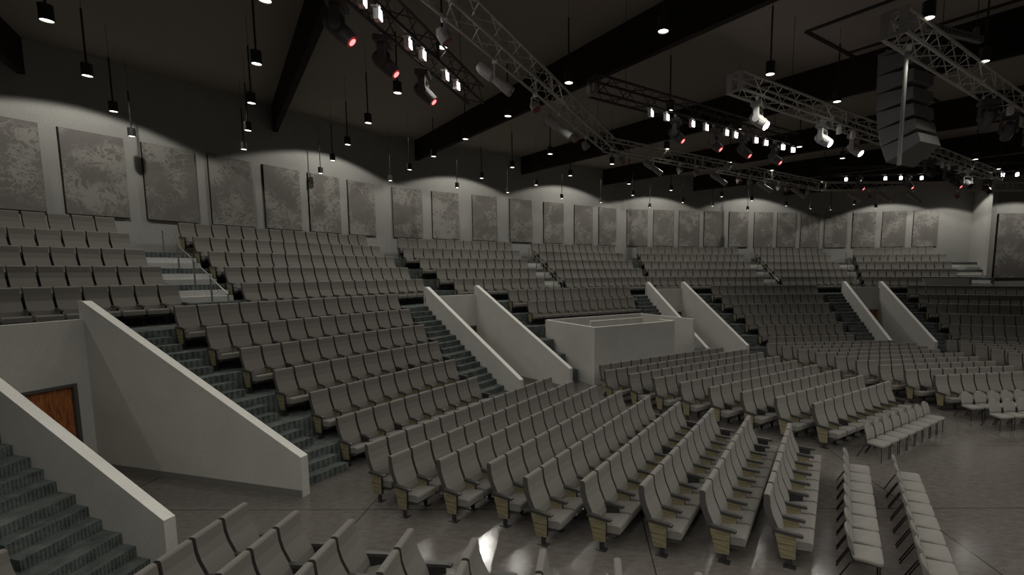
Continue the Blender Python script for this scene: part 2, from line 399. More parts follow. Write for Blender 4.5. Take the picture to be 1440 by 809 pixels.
# ---------------------------------------------------------------- vomitory walls and doors
DE, DB, ZE, ZB = 24.85, 31.2, .906, 4.21
def vomwall(i, p0, p1, lab):
    bm = new(); pr = [(DE, 0), (DE, ZE), (DB - .15, ZB), (DB, ZB), (DB, 0)]
    L = [bm.verts.new(VB(i, d, p0, z)) for d, z in pr]; Q = [bm.verts.new(VB(i, d, p1, z)) for d, z in pr]
    face(bm, L); face(bm, Q[::-1])
    for j in range(5): face(bm, [L[j], L[(j + 1) % 5], Q[(j + 1) % 5], Q[j]], 1 if j == 1 or j == 2 else 0)
    fix(bm); return struct(mesh_obj('wall_vomitory', bm, [M['vom'], M['cap']]), lab)
for i, (a, b, c, d) in enumerate(VOM):
    vomwall(i, a, b, None); vomwall(i, c, d, None)
    # baseboards inside and outside
    bm = new()
    for (p0, p1) in ((b, b + .02), (c - .02, c)):
        P = [VB(i, DE + .02, p0), VB(i, DB, p0), VB(i, DB, p1), VB(i, DE + .02, p1)]; prism(bm, [(q.x, q.y) for q in P], 0, .16)
    fix(bm); struct(mesh_obj('baseboard_vomitory', bm, M['base']))
    # back wall with a doorway opening
    bm = new(); zt = 3.77; o0, o1, zo = -1.02, .96, 2.25
    for (p0, p1, z0, z1) in ((a, o0, 0, zt), (o1, d, 0, zt), (o0, o1, zo, zt)):
        P = [VB(i, DB - .12, p0), VB(i, DB - .12, p1), VB(i, DB + .06, p1), VB(i, DB + .06, p0)]
        prism(bm, [(q.x, q.y) for q in P], z0, z1)
    fix(bm); struct(mesh_obj('wall_vomitory_end', bm, M['vom']))
    D = empty('door_%d' % (i + 1)); struct(D)
    bm = new()
    for (p0, p1, z0, z1) in ((o0, o0 + .07, 0, zo), (o1 - .07, o1, 0, zo), (o0 + .07, o1 - .07, zo - .07, zo)):
        P = [VB(i, DB - .15, p0), VB(i, DB - .15, p1), VB(i, DB + .05, p1), VB(i, DB + .05, p0)]; prism(bm, [(q.x, q.y) for q in P], z0, z1)
    fix(bm); mesh_obj('door_frame', bm, M['frame'], D)
    mid = (o0 + o1) / 2
    for (p0, p1, hp) in ((o0 + .075, mid - .004, mid - .10), (mid + .004, o1 - .075, mid + .10)):
        bm = new(); P = [VB(i, DB - .06, p0), VB(i, DB - .06, p1), VB(i, DB, p1), VB(i, DB, p0)]; prism(bm, [(q.x, q.y) for q in P], .01, zo - .075)
        fix(bm); lf_ = mesh_obj('door_leaf', bm, M['door'], D)
        bm = new(); tube(bm, VB(i, DB - .10, hp, .95), VB(i, DB - .10, hp, 1.2), .012); tube(bm, VB(i, DB - .10, hp, .97), VB(i, DB - .055, hp, .97), .01); tube(bm, VB(i, DB - .10, hp, 1.18), VB(i, DB - .055, hp, 1.18), .01)
        fix(bm); mesh_obj('door_handle', bm, M['rail'], lf_)

# parapet in front of the right upper block
bm = new()
P = [W(3, -3.70, 31.15), W(3, -.85, 31.15), W(3, -.85, 31.3), W(3, -3.70, 31.3)]
v0 = [bm.verts.new((p.x, p.y, 3.0)) for p in P]
tops = [W(3, -3.70, 31.15, 4.45), W(3, -.85, 31.15, 4.45), W(3, -.85, 31.3, 4.45), W(3, -3.70, 31.3, 4.45)]
v1 = [bm.verts.new(p) for p in tops]
v0[0].co = Vector(W(3, -3.2, 31.15, 3.0)); v0[3].co = Vector(W(3, -3.2, 31.3, 3.0))
face(bm, v1, 0); face(bm, v0[::-1])
for j in range(4): face(bm, [v0[j], v0[(j + 1) % 4], v1[(j + 1) % 4], v1[j]])
prism(bm, [tuple(W(3, -.99, 31.15)[:2]), tuple(W(3, -.85, 31.15)[:2]), tuple(W(3, -.85, 32.6)[:2]), tuple(W(3, -.99, 32.6)[:2])], 3.0, 4.45)
fix(bm); struct(mesh_obj('wall_parapet', bm, M['cap']), 'low white parapet in front of the right upper block')
bm = new(); prism(bm, [tuple(W(3, s, r)[:2]) for s, r in ((-3.8, 31.1), (-.35, 31.1), (-.35, 31.35), (-3.8, 31.35))], 4.45, 4.50); fix(bm)
struct(mesh_obj('trim_parapet', bm, M['steel']))

# control booth walls
def wbox(bm, w, s0, s1, r0, r1, z0, z1, mi=0, top=None):
    P = [W(w, s0, r0), W(w, s1, r0), W(w, s1, r1), W(w, s0, r1)]; prism(bm, [(p.x, p.y) for p in P], z0, z1, mi, top)
bt = empty('control_booth', W(1, -.3, 26.4)); tag(bt, 'pale plaster control booth enclosure standing among the seats below the tiers', 'booth')
inv = Matrix.Translation(-Vector(bt.location))
def bpart(name, boxes, mat, cap='cap'):
    bm = new()
    for q in boxes: wbox(bm, 1, *q, 0, 1)
    fix(bm); bmesh.ops.transform(bm, matrix=inv, verts=bm.verts[:]); return mesh_obj(name, bm, [M[mat], M[cap]], bt)
zb = 2.53
bpart('front_wall', [(-3.42, 1.48, 24.45, 24.57, 0, zb)], 'vom')
bpart('side_wall', [(-3.42, -3.30, 24.57, 28.34, 0, zb)], 'vom')
bpart('side_wall', [(2.80, 2.92, 24.45, 28.46, 0, zb)], 'vom')
bpart('rear_wall', [(-3.42, 2.80, 28.34, 28.46, 0, zb)], 'vom')
bpart('return_wall', [(1.36, 1.48, 24.57, 25.45, 0, zb)], 'vom')
bpart('inner_wall', [(-2.02, 1.37, 26.58, 26.70, 0, zb)], 'vom')
bpart('step', [(1.60, 2.0, 25.0, 25.4, 0, .55)], 'base')

# ---------------------------------------------------------------- wall panels
ptag = ['the left facet', 'the centre left facet', 'the centre facet', 'the right facet']
plist = {0: [-8.3, -6.2, -4.12, -1.98, .13, 2.24, 4.30, 6.42], 1: [-8.21, -5.96, -3.43, -.84, 1.74, 4.30, 6.52], 2: [-8.2, -6.09, -4.0, -1.92, .17, 2.32, 4.35, 6.45], 3: [-9.15, -7.1, -5.0, -2.87]}
ORD = ['first', 'second', 'third', 'fourth', 'fifth', 'sixth', 'seventh', 'eighth', 'ninth', 'tenth', 'eleventh', 'twelfth', 'thirteenth', 'fourteenth', 'fifteenth', 'sixteenth', 'seventeenth', 'eighteenth']
for w, L in plist.items():
    rw = RW - (.36 if w == 3 else 0)
    for i, s in enumerate(L):
        o = empty('acoustic_panel', W(w, s + .81, rw - .05, 6.82), R_(ang_w(w)))
        tag(o, 'mottled veined acoustic panel on the back wall, %s from left on %s' % (ORD[i], ptag[w]), 'wall panel', 'veined acoustic panels on the back wall')
        bm = new(); box(bm, -.81, .81, -.03, .0, 0, 2.76); fix(bm); mesh_obj('face_board', bm, M['panel'], o)
        bm = new(); box(bm, -.835, .815, .001, .048, -.01, 2.77); fix(bm); mesh_obj('shadow_gap_back', bm, M['black'], o)  # black strip past the left edge stands for the shadow gap
o = empty('acoustic_panel', (P2.x + 3.0, P2.y - .09, 4.45), 0)
tag(o, 'largest veined acoustic panel, low on the right-hand side wall', 'wall panel')
bm = new(); box(bm, -2.55, 4, -.03, .0, 0, 4.45); fix(bm); mesh_obj('face_board', bm, M['panel'], o)
bm = new(); box(bm, -2.58, 4, .001, .05, -.02, 4.47); fix(bm); mesh_obj('shadow_gap_back', bm, M['black'], o)  # same black shadow strip along the left edge

# ================================================================ THEATRE CHAIRS
# local: x along the row (0..PITCH), y = 0 at the back plane, negative y = forward, z up
back = [(0, 1.165), (0, 1.0), (-.03, .86), (-.085, .73), (-.15, .59), (-.19, .46), (-.205, .34), (-.25, .32), (-.30, .37), (-.305, .46), (-.275, .58), (-.215, .71), (-.155, .84), (-.115, .99), (-.10, 1.15), (-.085, 1.172), (-.05, 1.180), (-.015, 1.175)]
def chair_bms(simple=False):
    out = {}
    bm = new(); fs = extr(bm, back, .034, PITCH - .024, 1, 0); fix(bm)
    if not simple: pass
    out['backrest'] = (bm, [M['seat'], M['seatside_shade']])
    bm = new(); extr(bm, [(-.26, .392), (-.50, .448), (-.73, .487), (-.785, .478), (-.80, .45), (-.79, .345), (-.26, .30)], .035, PITCH - .025); fix(bm)
    out['seat_cushion'] = (bm, [M['seat']])
    bm = new(); extr(bm, [(-.28, .301), (-.775, .343), (-.71, .27), (-.40, .22), (-.28, .24)], .05, PITCH - .04); fix(bm)
    out['seat_pan'] = (bm, [M['seatdark']])
    bm = new(); extr(bm, [(-.16, .60), (-.20, .628), (-.58, .612), (-.64, .598), (-.65, .575), (-.62, .56), (-.16, .575)], -.035, .04); fix(bm)
    out['armrest'] = (bm, [M['arm']])
    for nm, mt in (('side_panel', 'wood'), ('black_panel', 'steel')):
        bm = new(); extr(bm, [(-.20, .572), (-.545, .558), (-.545, .165), (-.315, .14)], -.022, .028, 0, 1); fix(bm)
        out[nm] = (bm, [M[mt], M['steel']])
    bm = new(); box(bm, -.014, .020, -.50, -.42, .012, .175); box(bm, -.06, .07, -.56, -.36, 0, .012); fix(bm)
    out['pedestal'] = (bm, [M['steel']])
    return out
CM = {}
for nm, (bm, mats) in chair_bms().items():
    me = bpy.data.meshes.new(nm); bm.to_mesh(me); bm.free()
    for m in mats: me.materials.append(m)
    CM[nm] = me
rows = []   # (block, w, s0, n, R, z, rowno)
def row(block, w, s0, n, R, z, no): rows.append((block, w, s0, n, R, z, no))
R0, SP, RL, RU, SR = 15.253, 1.008, 25.645, 32.618, 1.0015
Z0 = CH - 1.174
FA = {1: (8, -2.20), 2: (9, -2.57), 3: (10, -2.88), 4: (11, -3.21), 5: (12, -3.56), 6: (12, -3.36), 7: (13, -3.69), 8: (14, -4.02), 9: (14, -3.79)}
FC = {1: (9, -2.63), 2: (10, -2.91), 3: (11, -3.17), 4: (12, -3.49), 5: (13, -3.78), 6: (14, -4.02), 7: (15, -4.30), 8: (16, -4.63), 9: (14, -4.08)}
FD = {1: (8, -2.35), 2: (9, -2.64), 3: (10, -2.88), 4: (11, -3.11), 5: (12, -3.34), 6: (12, -3.59), 7: (13, -3.83), 8: (14, -4.03), 9: (14, -4.28)}
FE = {5: (3, -3.86), 6: (5, -4.10), 7: (7, -4.35), 8: (8, -4.62), 9: (9, -4.89)}
ZR = {9: 4.33, 8: 4.09, 7: 3.85, 6: 3.61, 5: 3.38, 4: 3.13, 3: 2.94, 2: 2.66}
for k, (n, s) in FA.items(): row('nearest floor block', 0, s, n, R0 + SP * (k - 1), 0, k)
for k, (n, s) in FC.items(): row('floor block before the booth', 1, s, n, R0 + SP * (k - 1), 0, k)
for k, (n, s) in FD.items(): row('third floor block', 2, s, n, R0 + SP * (k - 1), 0, k)
for k, (n, s) in FE.items(): row('right floor block', 3, s, n, R0 + SP * (k - 1) - .03, 0, k)
for k, s in ZR.items(): row('bottom corner block', -1, s - 6 * PITCH, 6, R0 + SP * (k - 1), 0, k)
LB = {0: (10, -2.84), 1: (10, -2.88), 2: (11, -3.20), 3: (12, -3.48), 4: (13, -3.79), 5: (14, -4.06)}
LC = {4: (13, -3.81), 5: (15, -4.37)}
LD = {0: (10, -2.85), 1: (10, -2.90), 2: (11, -3.22), 3: (12, -3.52), 4: (13, -3.84), 5: (14, -4.10)}
LE = {0: (11, -3.36), 1: (11, -3.60), 2: (12, -3.80), 3: (13, -4.19), 4: (14, -4.36), 5: (15, -4.76)}
for blk, w, D_ in (('lower tier block by the door', 0, LB), ('tiers behind the booth', 1, LC), ('third lower tier block', 2, LD), ('right lower tier block', 3, LE)):
    for k, (n, s) in D_.items(): row(blk, w, s, n, RL + SR * k, RISE * k, k + 1)
row('left edge tier block', -1, 2.93 - 3 * PITCH, 3, RL, 0, 1)
U = {0: [('upper far left block', -3.05, 9, True)], 1: [], 2: [], 3: []}
for k in range(6, 11):
    R = RU + SR * (k - 6); z = RISE * k; no = k - 5
    nL = [9, 9, 9, 8, 8][k - 6]
    row('upper left block', 0, -3.07 - nL * PITCH, nL, R, z, no)
    row('second upper block', 0, -1.28, 15, R, z, no)
    nc = [10, 11, 12, 13, 13][k - 6]
    row('third upper block', 1, -.96 - nc * PITCH, nc, R, z, no)
    row('fourth upper block', 1, .46, 13, R, z, no)
    row('fifth upper block', 2, -7.56, 15, R, z, no)
    row('sixth upper block', 2, 2.13, 11, R, z, no)
    row('seventh upper block', 3, -7.08, [10, 11, 11, 11, 10][k - 6], R - .36, z, no)
# camera numbers, used to rank the chairs by size
CAMP = Vector((0, 0, 4.984)); cr = Vector((.999976, -.006871, .001034)); cu = Vector((-.000298, .106305, .994333)); cb = Vector((-.006942, -.99431, .106301))
FPX, CX, CY = 682.195, 819.046, 452.44
def proj(P):
    d = Vector(P) - CAMP; z = -d.dot(cb); return (CX + FPX * d.dot(cr) / z, CY - FPX * d.dot(cu) / z, z)
seats = []
for (blk, w, s0, n, R, z, no) in rows:
    a = DTH + A0 if w == -1 else ang_w(w)
    t, nn = Vector((math.cos(R_(a)), math.sin(R_(a)))), Vector((-math.sin(R_(a)), math.cos(R_(a))))
    for i in range(n):
        q = C0 + t * (s0 + PITCH * i) + nn * R; c = C0 + t * (s0 + PITCH * (i + .5)) + nn * (R - .2)
        u, v, dd = proj((c.x, c.y, z + 1.0))
        if dd < .5: continue
        ok = -25 < u < 1465 and v < 835
        if u < -120 or u > 1700 or v > 1100: continue
        seats.append((dd if ok else dd + 1000, blk, no, i, n, a, Vector((q.x, q.y, z)), ok))
seats.sort(key=lambda x: x[0])
near = seats[:300]; far = seats[300:]
rnd = random.Random(3)
proto = None
def ordn(i, n):
    return '%s from left' % ORD[i]
for (dd, blk, no, i, n, a, q, ok) in near:
    c = empty('theatre_chair', q, R_(a))
    tag(c, 'grey theatre chair, %s, %s row, %s' % (ordn(i, n), ORD[no - 1], blk), 'chair', 'grey theatre chairs in curved rows')
    for nm in ('backrest', 'seat_cushion', 'seat_pan', 'armrest', 'side_panel', 'pedestal'):
        key = nm
        if nm == 'side_panel' and i > 0 and rnd.random() < .16: key = 'black_panel'
        o = bpy.data.objects.new('side_panel' if nm == 'side_panel' else nm, CM[key]); COL.objects.link(o); o.parent = c
    if i == n - 1:
        for nm in ('armrest', 'side_panel', 'pedestal'):
            o = bpy.data.objects.new(nm, CM['black_panel'] if nm == 'side_panel' else CM[nm]); COL.objects.link(o); o.parent = c; o.location = (PITCH, 0, 0)
# all the farther chairs as one object
verts = []; faces = []; mids = []; matlist = []
def mi(m):
    if m not in matlist: matlist.append(m)
    return matlist.index(m)
for (dd, blk, no, i, n, a, q, ok) in far:
    mt = Matrix.Translation(q) @ Matrix.Rotation(R_(a), 4, 'Z')
    parts = [(nm, 0) for nm in ('backrest', 'seat_cushion', 'seat_pan', 'armrest', 'side_panel', 'pedestal')]
    if i == n - 1: parts += [(nm, PITCH) for nm in ('armrest', 'black_panel', 'pedestal')]
    for nm, dx in parts:
        me = CM[nm]; b0 = len(verts)
        for v in me.vertices: verts.append(mt @ (v.co + Vector((dx, 0, 0))))
        for p in me.polygons:
            faces.append([b0 + x for x in p.vertices]); mids.append(mi(me.materials[p.material_index]))
me = bpy.data.meshes.new('distant_theatre_chairs'); me.from_pydata([tuple(v) for v in verts], [], faces)
for m in matlist: me.materials.append(m)
me.polygons.foreach_set('material_index', mids); me.update()
o = link(bpy.data.objects.new('distant_theatre_chairs', me))
tag(o, 'rows of farther grey theatre chairs rising in tiers to the back wall', 'chairs', 'grey theatre chairs in curved rows', 'stuff')

# ================================================================ MOVABLE CHAIRS
def stack_chair():
    r = empty('stacking_chair')
    # rounded seat pad, front towards -y; origin at the seat front left corner
    bm = new(); pts = []
    w_, d_ = .50, .47
    outl = [(0, 0.0), (.012, -.0), (.0, .02)]
    def seat_outline(ins):
        P = []
        for (cx, cy, a0, rr) in ((w_ - .10 - ins, d_ - .06 - ins, 0, .06), (.10 + ins, d_ - .06 - ins, 90, .06), (.07, .09, 180, .07 - ins * .5), (w_ - .07, .09, 270, .07 - ins * .5)):
            for j in range(5):
                aa = R_(a0 + j * 22.5); P.append((cx + rr * math.cos(aa), cy + rr * math.sin(aa)))
        return P
    rings = []
    for (ins, z) in ((.02, .40), (0, .41), (0, .455), (.012, .472)):
        P = seat_outline(ins); rings.append([bm.verts.new((x, y, z)) for x, y in P])
    for A, B in zip(rings, rings[1:]):
        for j in range(len(A)): face(bm, [A[j], A[(j + 1) % len(A)], B[(j + 1) % len(A)], B[j]])
    face(bm, rings[0][::-1]); face(bm, rings[-1]); fix(bm)
    mesh_obj('seat', bm, M['stack'], r, True)
    bm = new(); nx, nz = 10, 9; G = {}
    for side in (0, 1):
        for i in range(nx + 1):
            for j in range(nz + 1):
                u = i / nx * 2 - 1; v = j / nz
                half = .225 * (1 - .25 * max(0, (.35 - v)) - (0 if v < .75 else .42 * ((v - .75) / .25) ** 2.2))
                x = .25 + u * half
                z = .475 + .415 * v - .035 * (abs(u) ** 3) * (v > .6) * v
                y = .47 + .05 * v + .05 * v * v - .05 * u * u + (.035 if side else 0) * (1 - .9 * max(abs(u) ** 6, abs(2 * v - 1) ** 8))
                G[side, i, j] = bm.verts.new((x, y, z))
    for i in range(nx):
        for j in range(nz):
            face(bm, [G[0, i, j], G[0, i + 1, j], G[0, i + 1, j + 1], G[0, i, j + 1]]); face(bm, [G[1, i, j], G[1, i, j + 1], G[1, i + 1, j + 1], G[1, i + 1, j]])
    for i in range(nx):
        for j in (0, nz): face(bm, [G[0, i, j], G[0, i + 1, j], G[1, i + 1, j], G[1, i, j]])
    for j in range(nz):
        for i in (0, nx): face(bm, [G[0, i, j], G[0, i, j + 1], G[1, i, j + 1], G[1, i, j]])
    fix(bm); mesh_obj('backrest', bm, M['stack'], r, True)
    for x in (.03, .47):
        bm = new(); rod_path(bm, [(x, .07, .40), (x, .055, .0)], .011); fix(bm); mesh_obj('leg', bm, M['leg'], r)
        bm = new(); rod_path(bm, [(x, .40, .40), (x, .47, .36), (x, .66, .0)], .013); fix(bm); mesh_obj('leg', bm, M['leg'], r)
    bm = new()
    for x in (.03, .47): rod_path(bm, [(x, .07, .395), (x, .44, .395), (x + (.03 if x < .2 else -.03), .50, .56)], .011)
    rod_path(bm, [(.03, .25, .39), (.47, .25, .39)], .009); fix(bm); mesh_obj('frame', bm, M['leg'], r)
    return r
sp = None
mv = [('front movable row beside the nearest block', 0, 13.44, 1.52, -1, 8), ('outer movable row at the bottom right', 0, 12.48, 1.55, -1, 9), ('movable row before the middle floor block', 1, 13.31, -2.54, 1, 8), ('movable row before the third block', 2, 13.40, -2.62, 1, 8), ('outer movable row at the right edge', 2, 12.40, -2.68, 1, 7)]
for lab, w, nf, s0, sg, cnt in mv:
    for i in range(cnt):
        s = s0 + sg * .538 * i
        u, v, dd = proj(W(w, s + .25, nf + .3, .6))
        if u > 1470 or v > 860: continue
        if sp is None: sp = stack_chair(); c = sp
        else: c = copy_tree(sp)
        c.location = W(w, s, nf, 0); c.rotation_euler = (0, 0, R_(ang_w(w)))
        tag(c, 'grey stacking chair, %s from %s end, %s' % (ORD[i], 'far' if sg < 0 else 'left', lab), 'chair', 'grey stacking chairs in movable rows')

# ================================================================ HANDRAILS
def rail(w, s, k, off, name):
    z1, z0 = RISE * k, RISE * (k - 1); ra, rb = RK(k) + .16 + off, RK(k) - .80 + off
    o = empty('handrail', W(w, s, rb, z0), R_(ang_w(w))); dz = z1 - z0; L = ra - rb
    tag(o, 'thin steel aisle handrail, %s step up, %s' % (ORD[k - 7], name), 'handrail', 'steel handrails on the upper aisle steps')
    bm = new(); tube(bm, (0, 0, 0), (0, 0, .86), .02); mesh_obj('post', bm, M['rail'], o)
    bm = new(); tube(bm, (0, L, dz), (0, L, dz + .80), .02); mesh_obj('post', bm, M['rail'], o)
    bm = new(); tube(bm, (0, 0, .86), (0, L, dz + .80), .02); mesh_obj('top_rail', bm, M['rail'], o)
for w, s, off, nm in ((0, -2.13, 0, 'white steps at the left of the hall'), (1, -.25, 0, 'white steps in the centre left'), (2, 1.45, 0, 'white steps in the centre'), (3, -7.75, -.3, 'white steps in the centre right')):
    for k in (7, 8, 9, 10): rail(w, s, k, off, nm)

# ================================================================ PENDANTS
PEND = [(-18.4, 21.9), (-18.4, 25.15), (-18.4, 28.45), (-18.4, 31.8), (-15.1, 18.65), (-15.1, 21.9), (-15.1, 25.15), (-15.1, 28.5), (-15.15, 31.75), (-11.95, 18.6), (-11.98, 21.9), (-12, 25.2), (-12, 28.55), (-12, 31.85), (-12, 35.3), (-8.7, 21.93), (-8.72, 25.2), (-8.73, 28.55), (-8.74, 31.87), (-8.71, 35.37), (-5.05, 25.32), (-5.08, 28.55), (-5.1, 31.87), (-5.02, 35.4), (-8.68, 15.35), (-8.69, 18.64), (-5.07, 18.65), (-1.83, 25.3), (-1.82, 21.96), (-1.8, 28.62), (-1.8, 31.98), (-1.88, 35.24), (5.4, 35.35), (2.17, 35.4), (-5.08, 15.35), (-5.04, 12.09), (-1.83, 12.1), (-1.86, 15.37), (-1.81, 18.67), (2.11, 28.64), (5.02, 31.6), (10.04, 35.31), (5.54, 28.8), (10.0, 31.97), (13.19, 31.98), (10.02, 28.66), (2.09, 22.0), (13.12, 28.6), (17.3, 31.9), (17.5, 28.77), (20.55, 28.6), (22.4, 28.0), (2.03, 18.74), (5.13, 21.93), (5.29, 18.72), (20.73, 25.46), (24.0, 25.4), (10.01, 22.06), (10.04, 15.5), (13.33, 15.54)]
def pendant():
    r = empty('pendant_light')
    bm = new(); n = 24; P = [(.108, 0), (.108, .28), (.03, .28), (.03, .10), (.097, .10), (.097, 0)]
    rings = [[bm.verts.new((rr * math.cos(2 * math.pi * i / n), rr * math.sin(2 * math.pi * i / n), z)) for i in range(n)] for rr, z in P]
    for A, B in zip(rings, rings[1:] + rings[:1]):
        for i in range(n): face(bm, [A[i], A[(i + 1) % n], B[(i + 1) % n], B[i]])
    fix(bm); mesh_obj('drum_shade', bm, M['drum'], r)
    bm = new(); tube(bm, (0, 0, .016), (0, 0, .03), .096, 24); fix(bm); mesh_obj('lens', bm, M['lamp'], r)
    bm = new(); tube(bm, (0, 0, .28), (0, 0, 1.51), .02, 8); fix(bm); mesh_obj('rod', bm, M['rod'], r)
    return r
pp = None
wallword = lambda t_: 'left' if t_ < -10 else ('centre left' if t_ < -3 else ('centre' if t_ < 6 else 'right'))
ZP = 9.534
def PW(t_, n_): q = CW(t_, n_, ZP); return Vector((q.x * .975, q.y * .975, ZP))
cols = {}
for (t_, n_) in PEND: cols.setdefault(round(t_ / 3.3), []).append(n_)
LAMPS = []
ccount = {}
ckeys = sorted(cols)
for (t_, n_) in PEND:
    P = PW(t_, n_)
    if pp is None: pp = pendant(); c = pp
    else: c = copy_tree(pp)
    c.location = P
    key = round(t_ / 3.3); rank = sorted(cols[key]).index(n_)
    tag(c, 'black drum pendant light on a rod, %s outward in %s line of lamps from left' % (ORD[rank], ORD[ckeys.index(key)]), 'pendant light', 'black drum pendants under the ceiling')
    zc = ceil_z(P.x, P.y)
    bm = new(); tube(bm, (0, 0, 1.51), (0, 0, zc - P.z + .01), .004, 6); o = mesh_obj('cable', bm, M['rod'], c)
    LAMPS.append(P)
def spot(loc, target, energy, size, blend=.3, rad=.12, color=(1, .97, .88)):
    l = bpy.data.lights.new('lamp', 'SPOT'); l.energy = energy; l.spot_size = R_(size); l.spot_blend = blend; l.shadow_soft_size = rad; l.color = color
    o = link(bpy.data.objects.new('lamp_or_fill', l)); o.location = loc
    d = Vector(target) - Vector(loc); o.rotation_euler = d.to_track_quat('-Z', 'Y').to_euler(); return o
E_P = 120
def wall_dist(P):
    q = Vector((P.x, P.y)) - C0
    return min((RW - (.36 if w == 3 else 0)) - q.dot(frame(w)[1]) for w in range(4))
for P in LAMPS:
    wdst = wall_dist(P); r_ = (Vector((P.x, P.y)) - C0).length; h_ = 9.5 - (RISE * (r_ - 24.5) if r_ > 25.6 else 0)
    n_ = (Vector((P.x, P.y)) - C0).dot(N1); low = any(abs(n_ - x) < .7 for x in (12.25, 15.63, 17.75, 21.85))
    spot(P - Vector((0, 0, .5 if low else .03)), P - Vector((0, 0, 2)), E_P * (h_ / 9.5) ** 1.6 * (.25 if low else 1), 44 if wdst < 2.2 else (96 if wdst < 5 else 148), .5, .09)
# further pendants of the same grid, over the stage side outside the picture
for t_ in (-18.4, -15.1, -12, -8.7, -5.05, -1.83, 2.1, 5.3, 10):
    for n_ in (2.5, 5.7, 8.9, 12.1, 15.35, 18.65):
        if any(abs(t_ - a) < .5 and abs(n_ - b) < .5 for a, b in PEND): continue
        P = PW(t_, n_) - Vector((0, 0, .5)); u, v, dd = proj(P)
        if dd > 0 and 0 < u < 1440 and 0 < v < 809: continue
        spot(P, P - Vector((0, 0, 2)), E_P, 148, .5)
# wall washers just under the ceiling
WASH = [(0, -11.6, 10.4), (0, -3.7, 10.4), (0, 5.2, 10.7), (1, -4.48, 10.6), (1, 3.26, 10.85), (2, -6.3, 10.63), (2, 1.9, 10.73), (3, -4.64, 10.24)]
for w, s, zp in WASH:
    rw = RW - (.36 if w == 3 else 0); P = W(w, s, rw - 3.05, 0); P.z = ceil_z(P.x, P.y) - .2
    cone = 2 * math.degrees(math.atan2(3.05, P.z - zp))
    spot(P, P - Vector((0, 0, 2)), 380, cone, .10, .10)

P = Vector((30.5, 31.2, 0)); P.z = ceil_z(P.x, P.y) - .2; spot(P, P - Vector((0, 0, 2)), 420, 128, .12, .10)  # extra washes added to brighten the east wall and side return
P = Vector((27.0, 35.2, 0)); P.z = ceil_z(P.x, P.y) - .2; spot(P, P - Vector((0, 0, 2)), 330, 118, .12, .10)
# ================================================================ TRUSSES
def truss(name, pa, pb, lab, mat='truss', size=.40, bay=.8, plates=(False, False), black=False):
    pa, pb = Vector(pa), Vector(pb); d = pb - pa; L = d.length; d.normalize(); side = Vector((-d.y, d.x, 0))
    o = empty(name, pa, math.atan2(d.y, d.x)); tag(o, lab, 'truss', 'box lighting trusses')
    h = size / 2; m = M[mat]
    for (y, z) in ((-h, 0), (h, 0), (-h, size), (h, size)):
        bm = new(); tube(bm, (0, y, z), (L, y, z), .031, 10); mesh_obj('chord', bm, m, o)
    bm = new(); nb = max(2, int(L / bay)); st = L / nb
    for i in range(nb):
        x0, x1 = i * st, (i + 1) * st; xm = (x0 + x1) / 2
        for y in (-h, h):
            tube(bm, (x0, y, 0), (xm, y, size), .011, 6); tube(bm, (xm, y, size), (x1, y, 0), .011, 6)
        for z in (0, size):
            tube(bm, (x0, -h, z), (xm, h, z), .011, 6); tube(bm, (xm, h, z), (x1, -h, z), .011, 6)
        if i % 6 == 5:
            for y in (-h, h): box(bm, x1 - .04, x1 + .04, y - .02, y + .02, 0, size)
    mesh_obj('bracing', bm, m, o)
    for e, x in zip(plates, (0, L)):
        if not e: continue
        bm = new()
        box(bm, x - .012, x + .012, -h - .03, -h + .12, -.03, size + .03); box(bm, x - .012, x + .012, h - .12, h + .03, -.03, size + .03)
        box(bm, x - .012, x + .012, -h + .12, h - .12, -.03, .03); box(bm, x - .012, x + .012, -h + .12, h - .12, size - .03, size + .03)
        fix(bm); mesh_obj('end_plate', bm, M['fixgrey'] if mat == 'truss' else m, o)
    # steel wires up to the ceiling
    for x in (L * .12, L * .88):
        bm = new(); P = pa + d * x; zc = ceil_z(P.x, P.y); tube(bm, (x, 0, size), (x, 0, zc - pa.z + .01), .006, 6)
        mesh_obj('hanging_wire', bm, M['rod'], o)
    return o
ZT = 9.15
TA = truss('lighting_truss', CW(-13.6, 15.5, ZT), CW(-4.9, 21.75, ZT), 'near slanting grey box truss carrying spotlights, top centre', bay=.8)
TB = truss('lighting_truss', CW(-4.9, 21.85, ZT), CW(9.6, 21.85, ZT), 'long grey truss section running right toward the far lamps')
TC = truss('lighting_truss', CW(9.6, 21.85, ZT), CW(18.2, 15.6, ZT), 'far right grey truss section, small and level')
TD = truss('lighting_truss', CW(-6.05, 15.63, ZT), CW(13.6, 15.63, ZT), 'grey box truss with open end plate passing behind the speaker stack', plates=(True, False))
TE = truss('lighting_truss', CW(-6.05, 12.25, ZT), CW(12, 12.25, ZT), 'nearest right box truss with end plate above the speaker stack', plates=(True, False))
TF = truss('lighting_truss', CW(-15.9, 14.75, ZT), CW(-10.6, 20.0, ZT), 'dark truss with red lamps and white panels at top left', 'trussdark')
TG = truss('lighting_truss', CW(-8.6, 17.75, ZT), CW(-.1, 17.75, ZT), 'dark truss with red lamps and white panels, middle distance', 'trussdark', plates=(True, False))
TH = truss('lighting_truss', CW(8.6, 21.2, ZT + .5), CW(15.6, 14.3, ZT + .5), 'dark far truss with red lamps behind the speaker stack', 'trussdark')

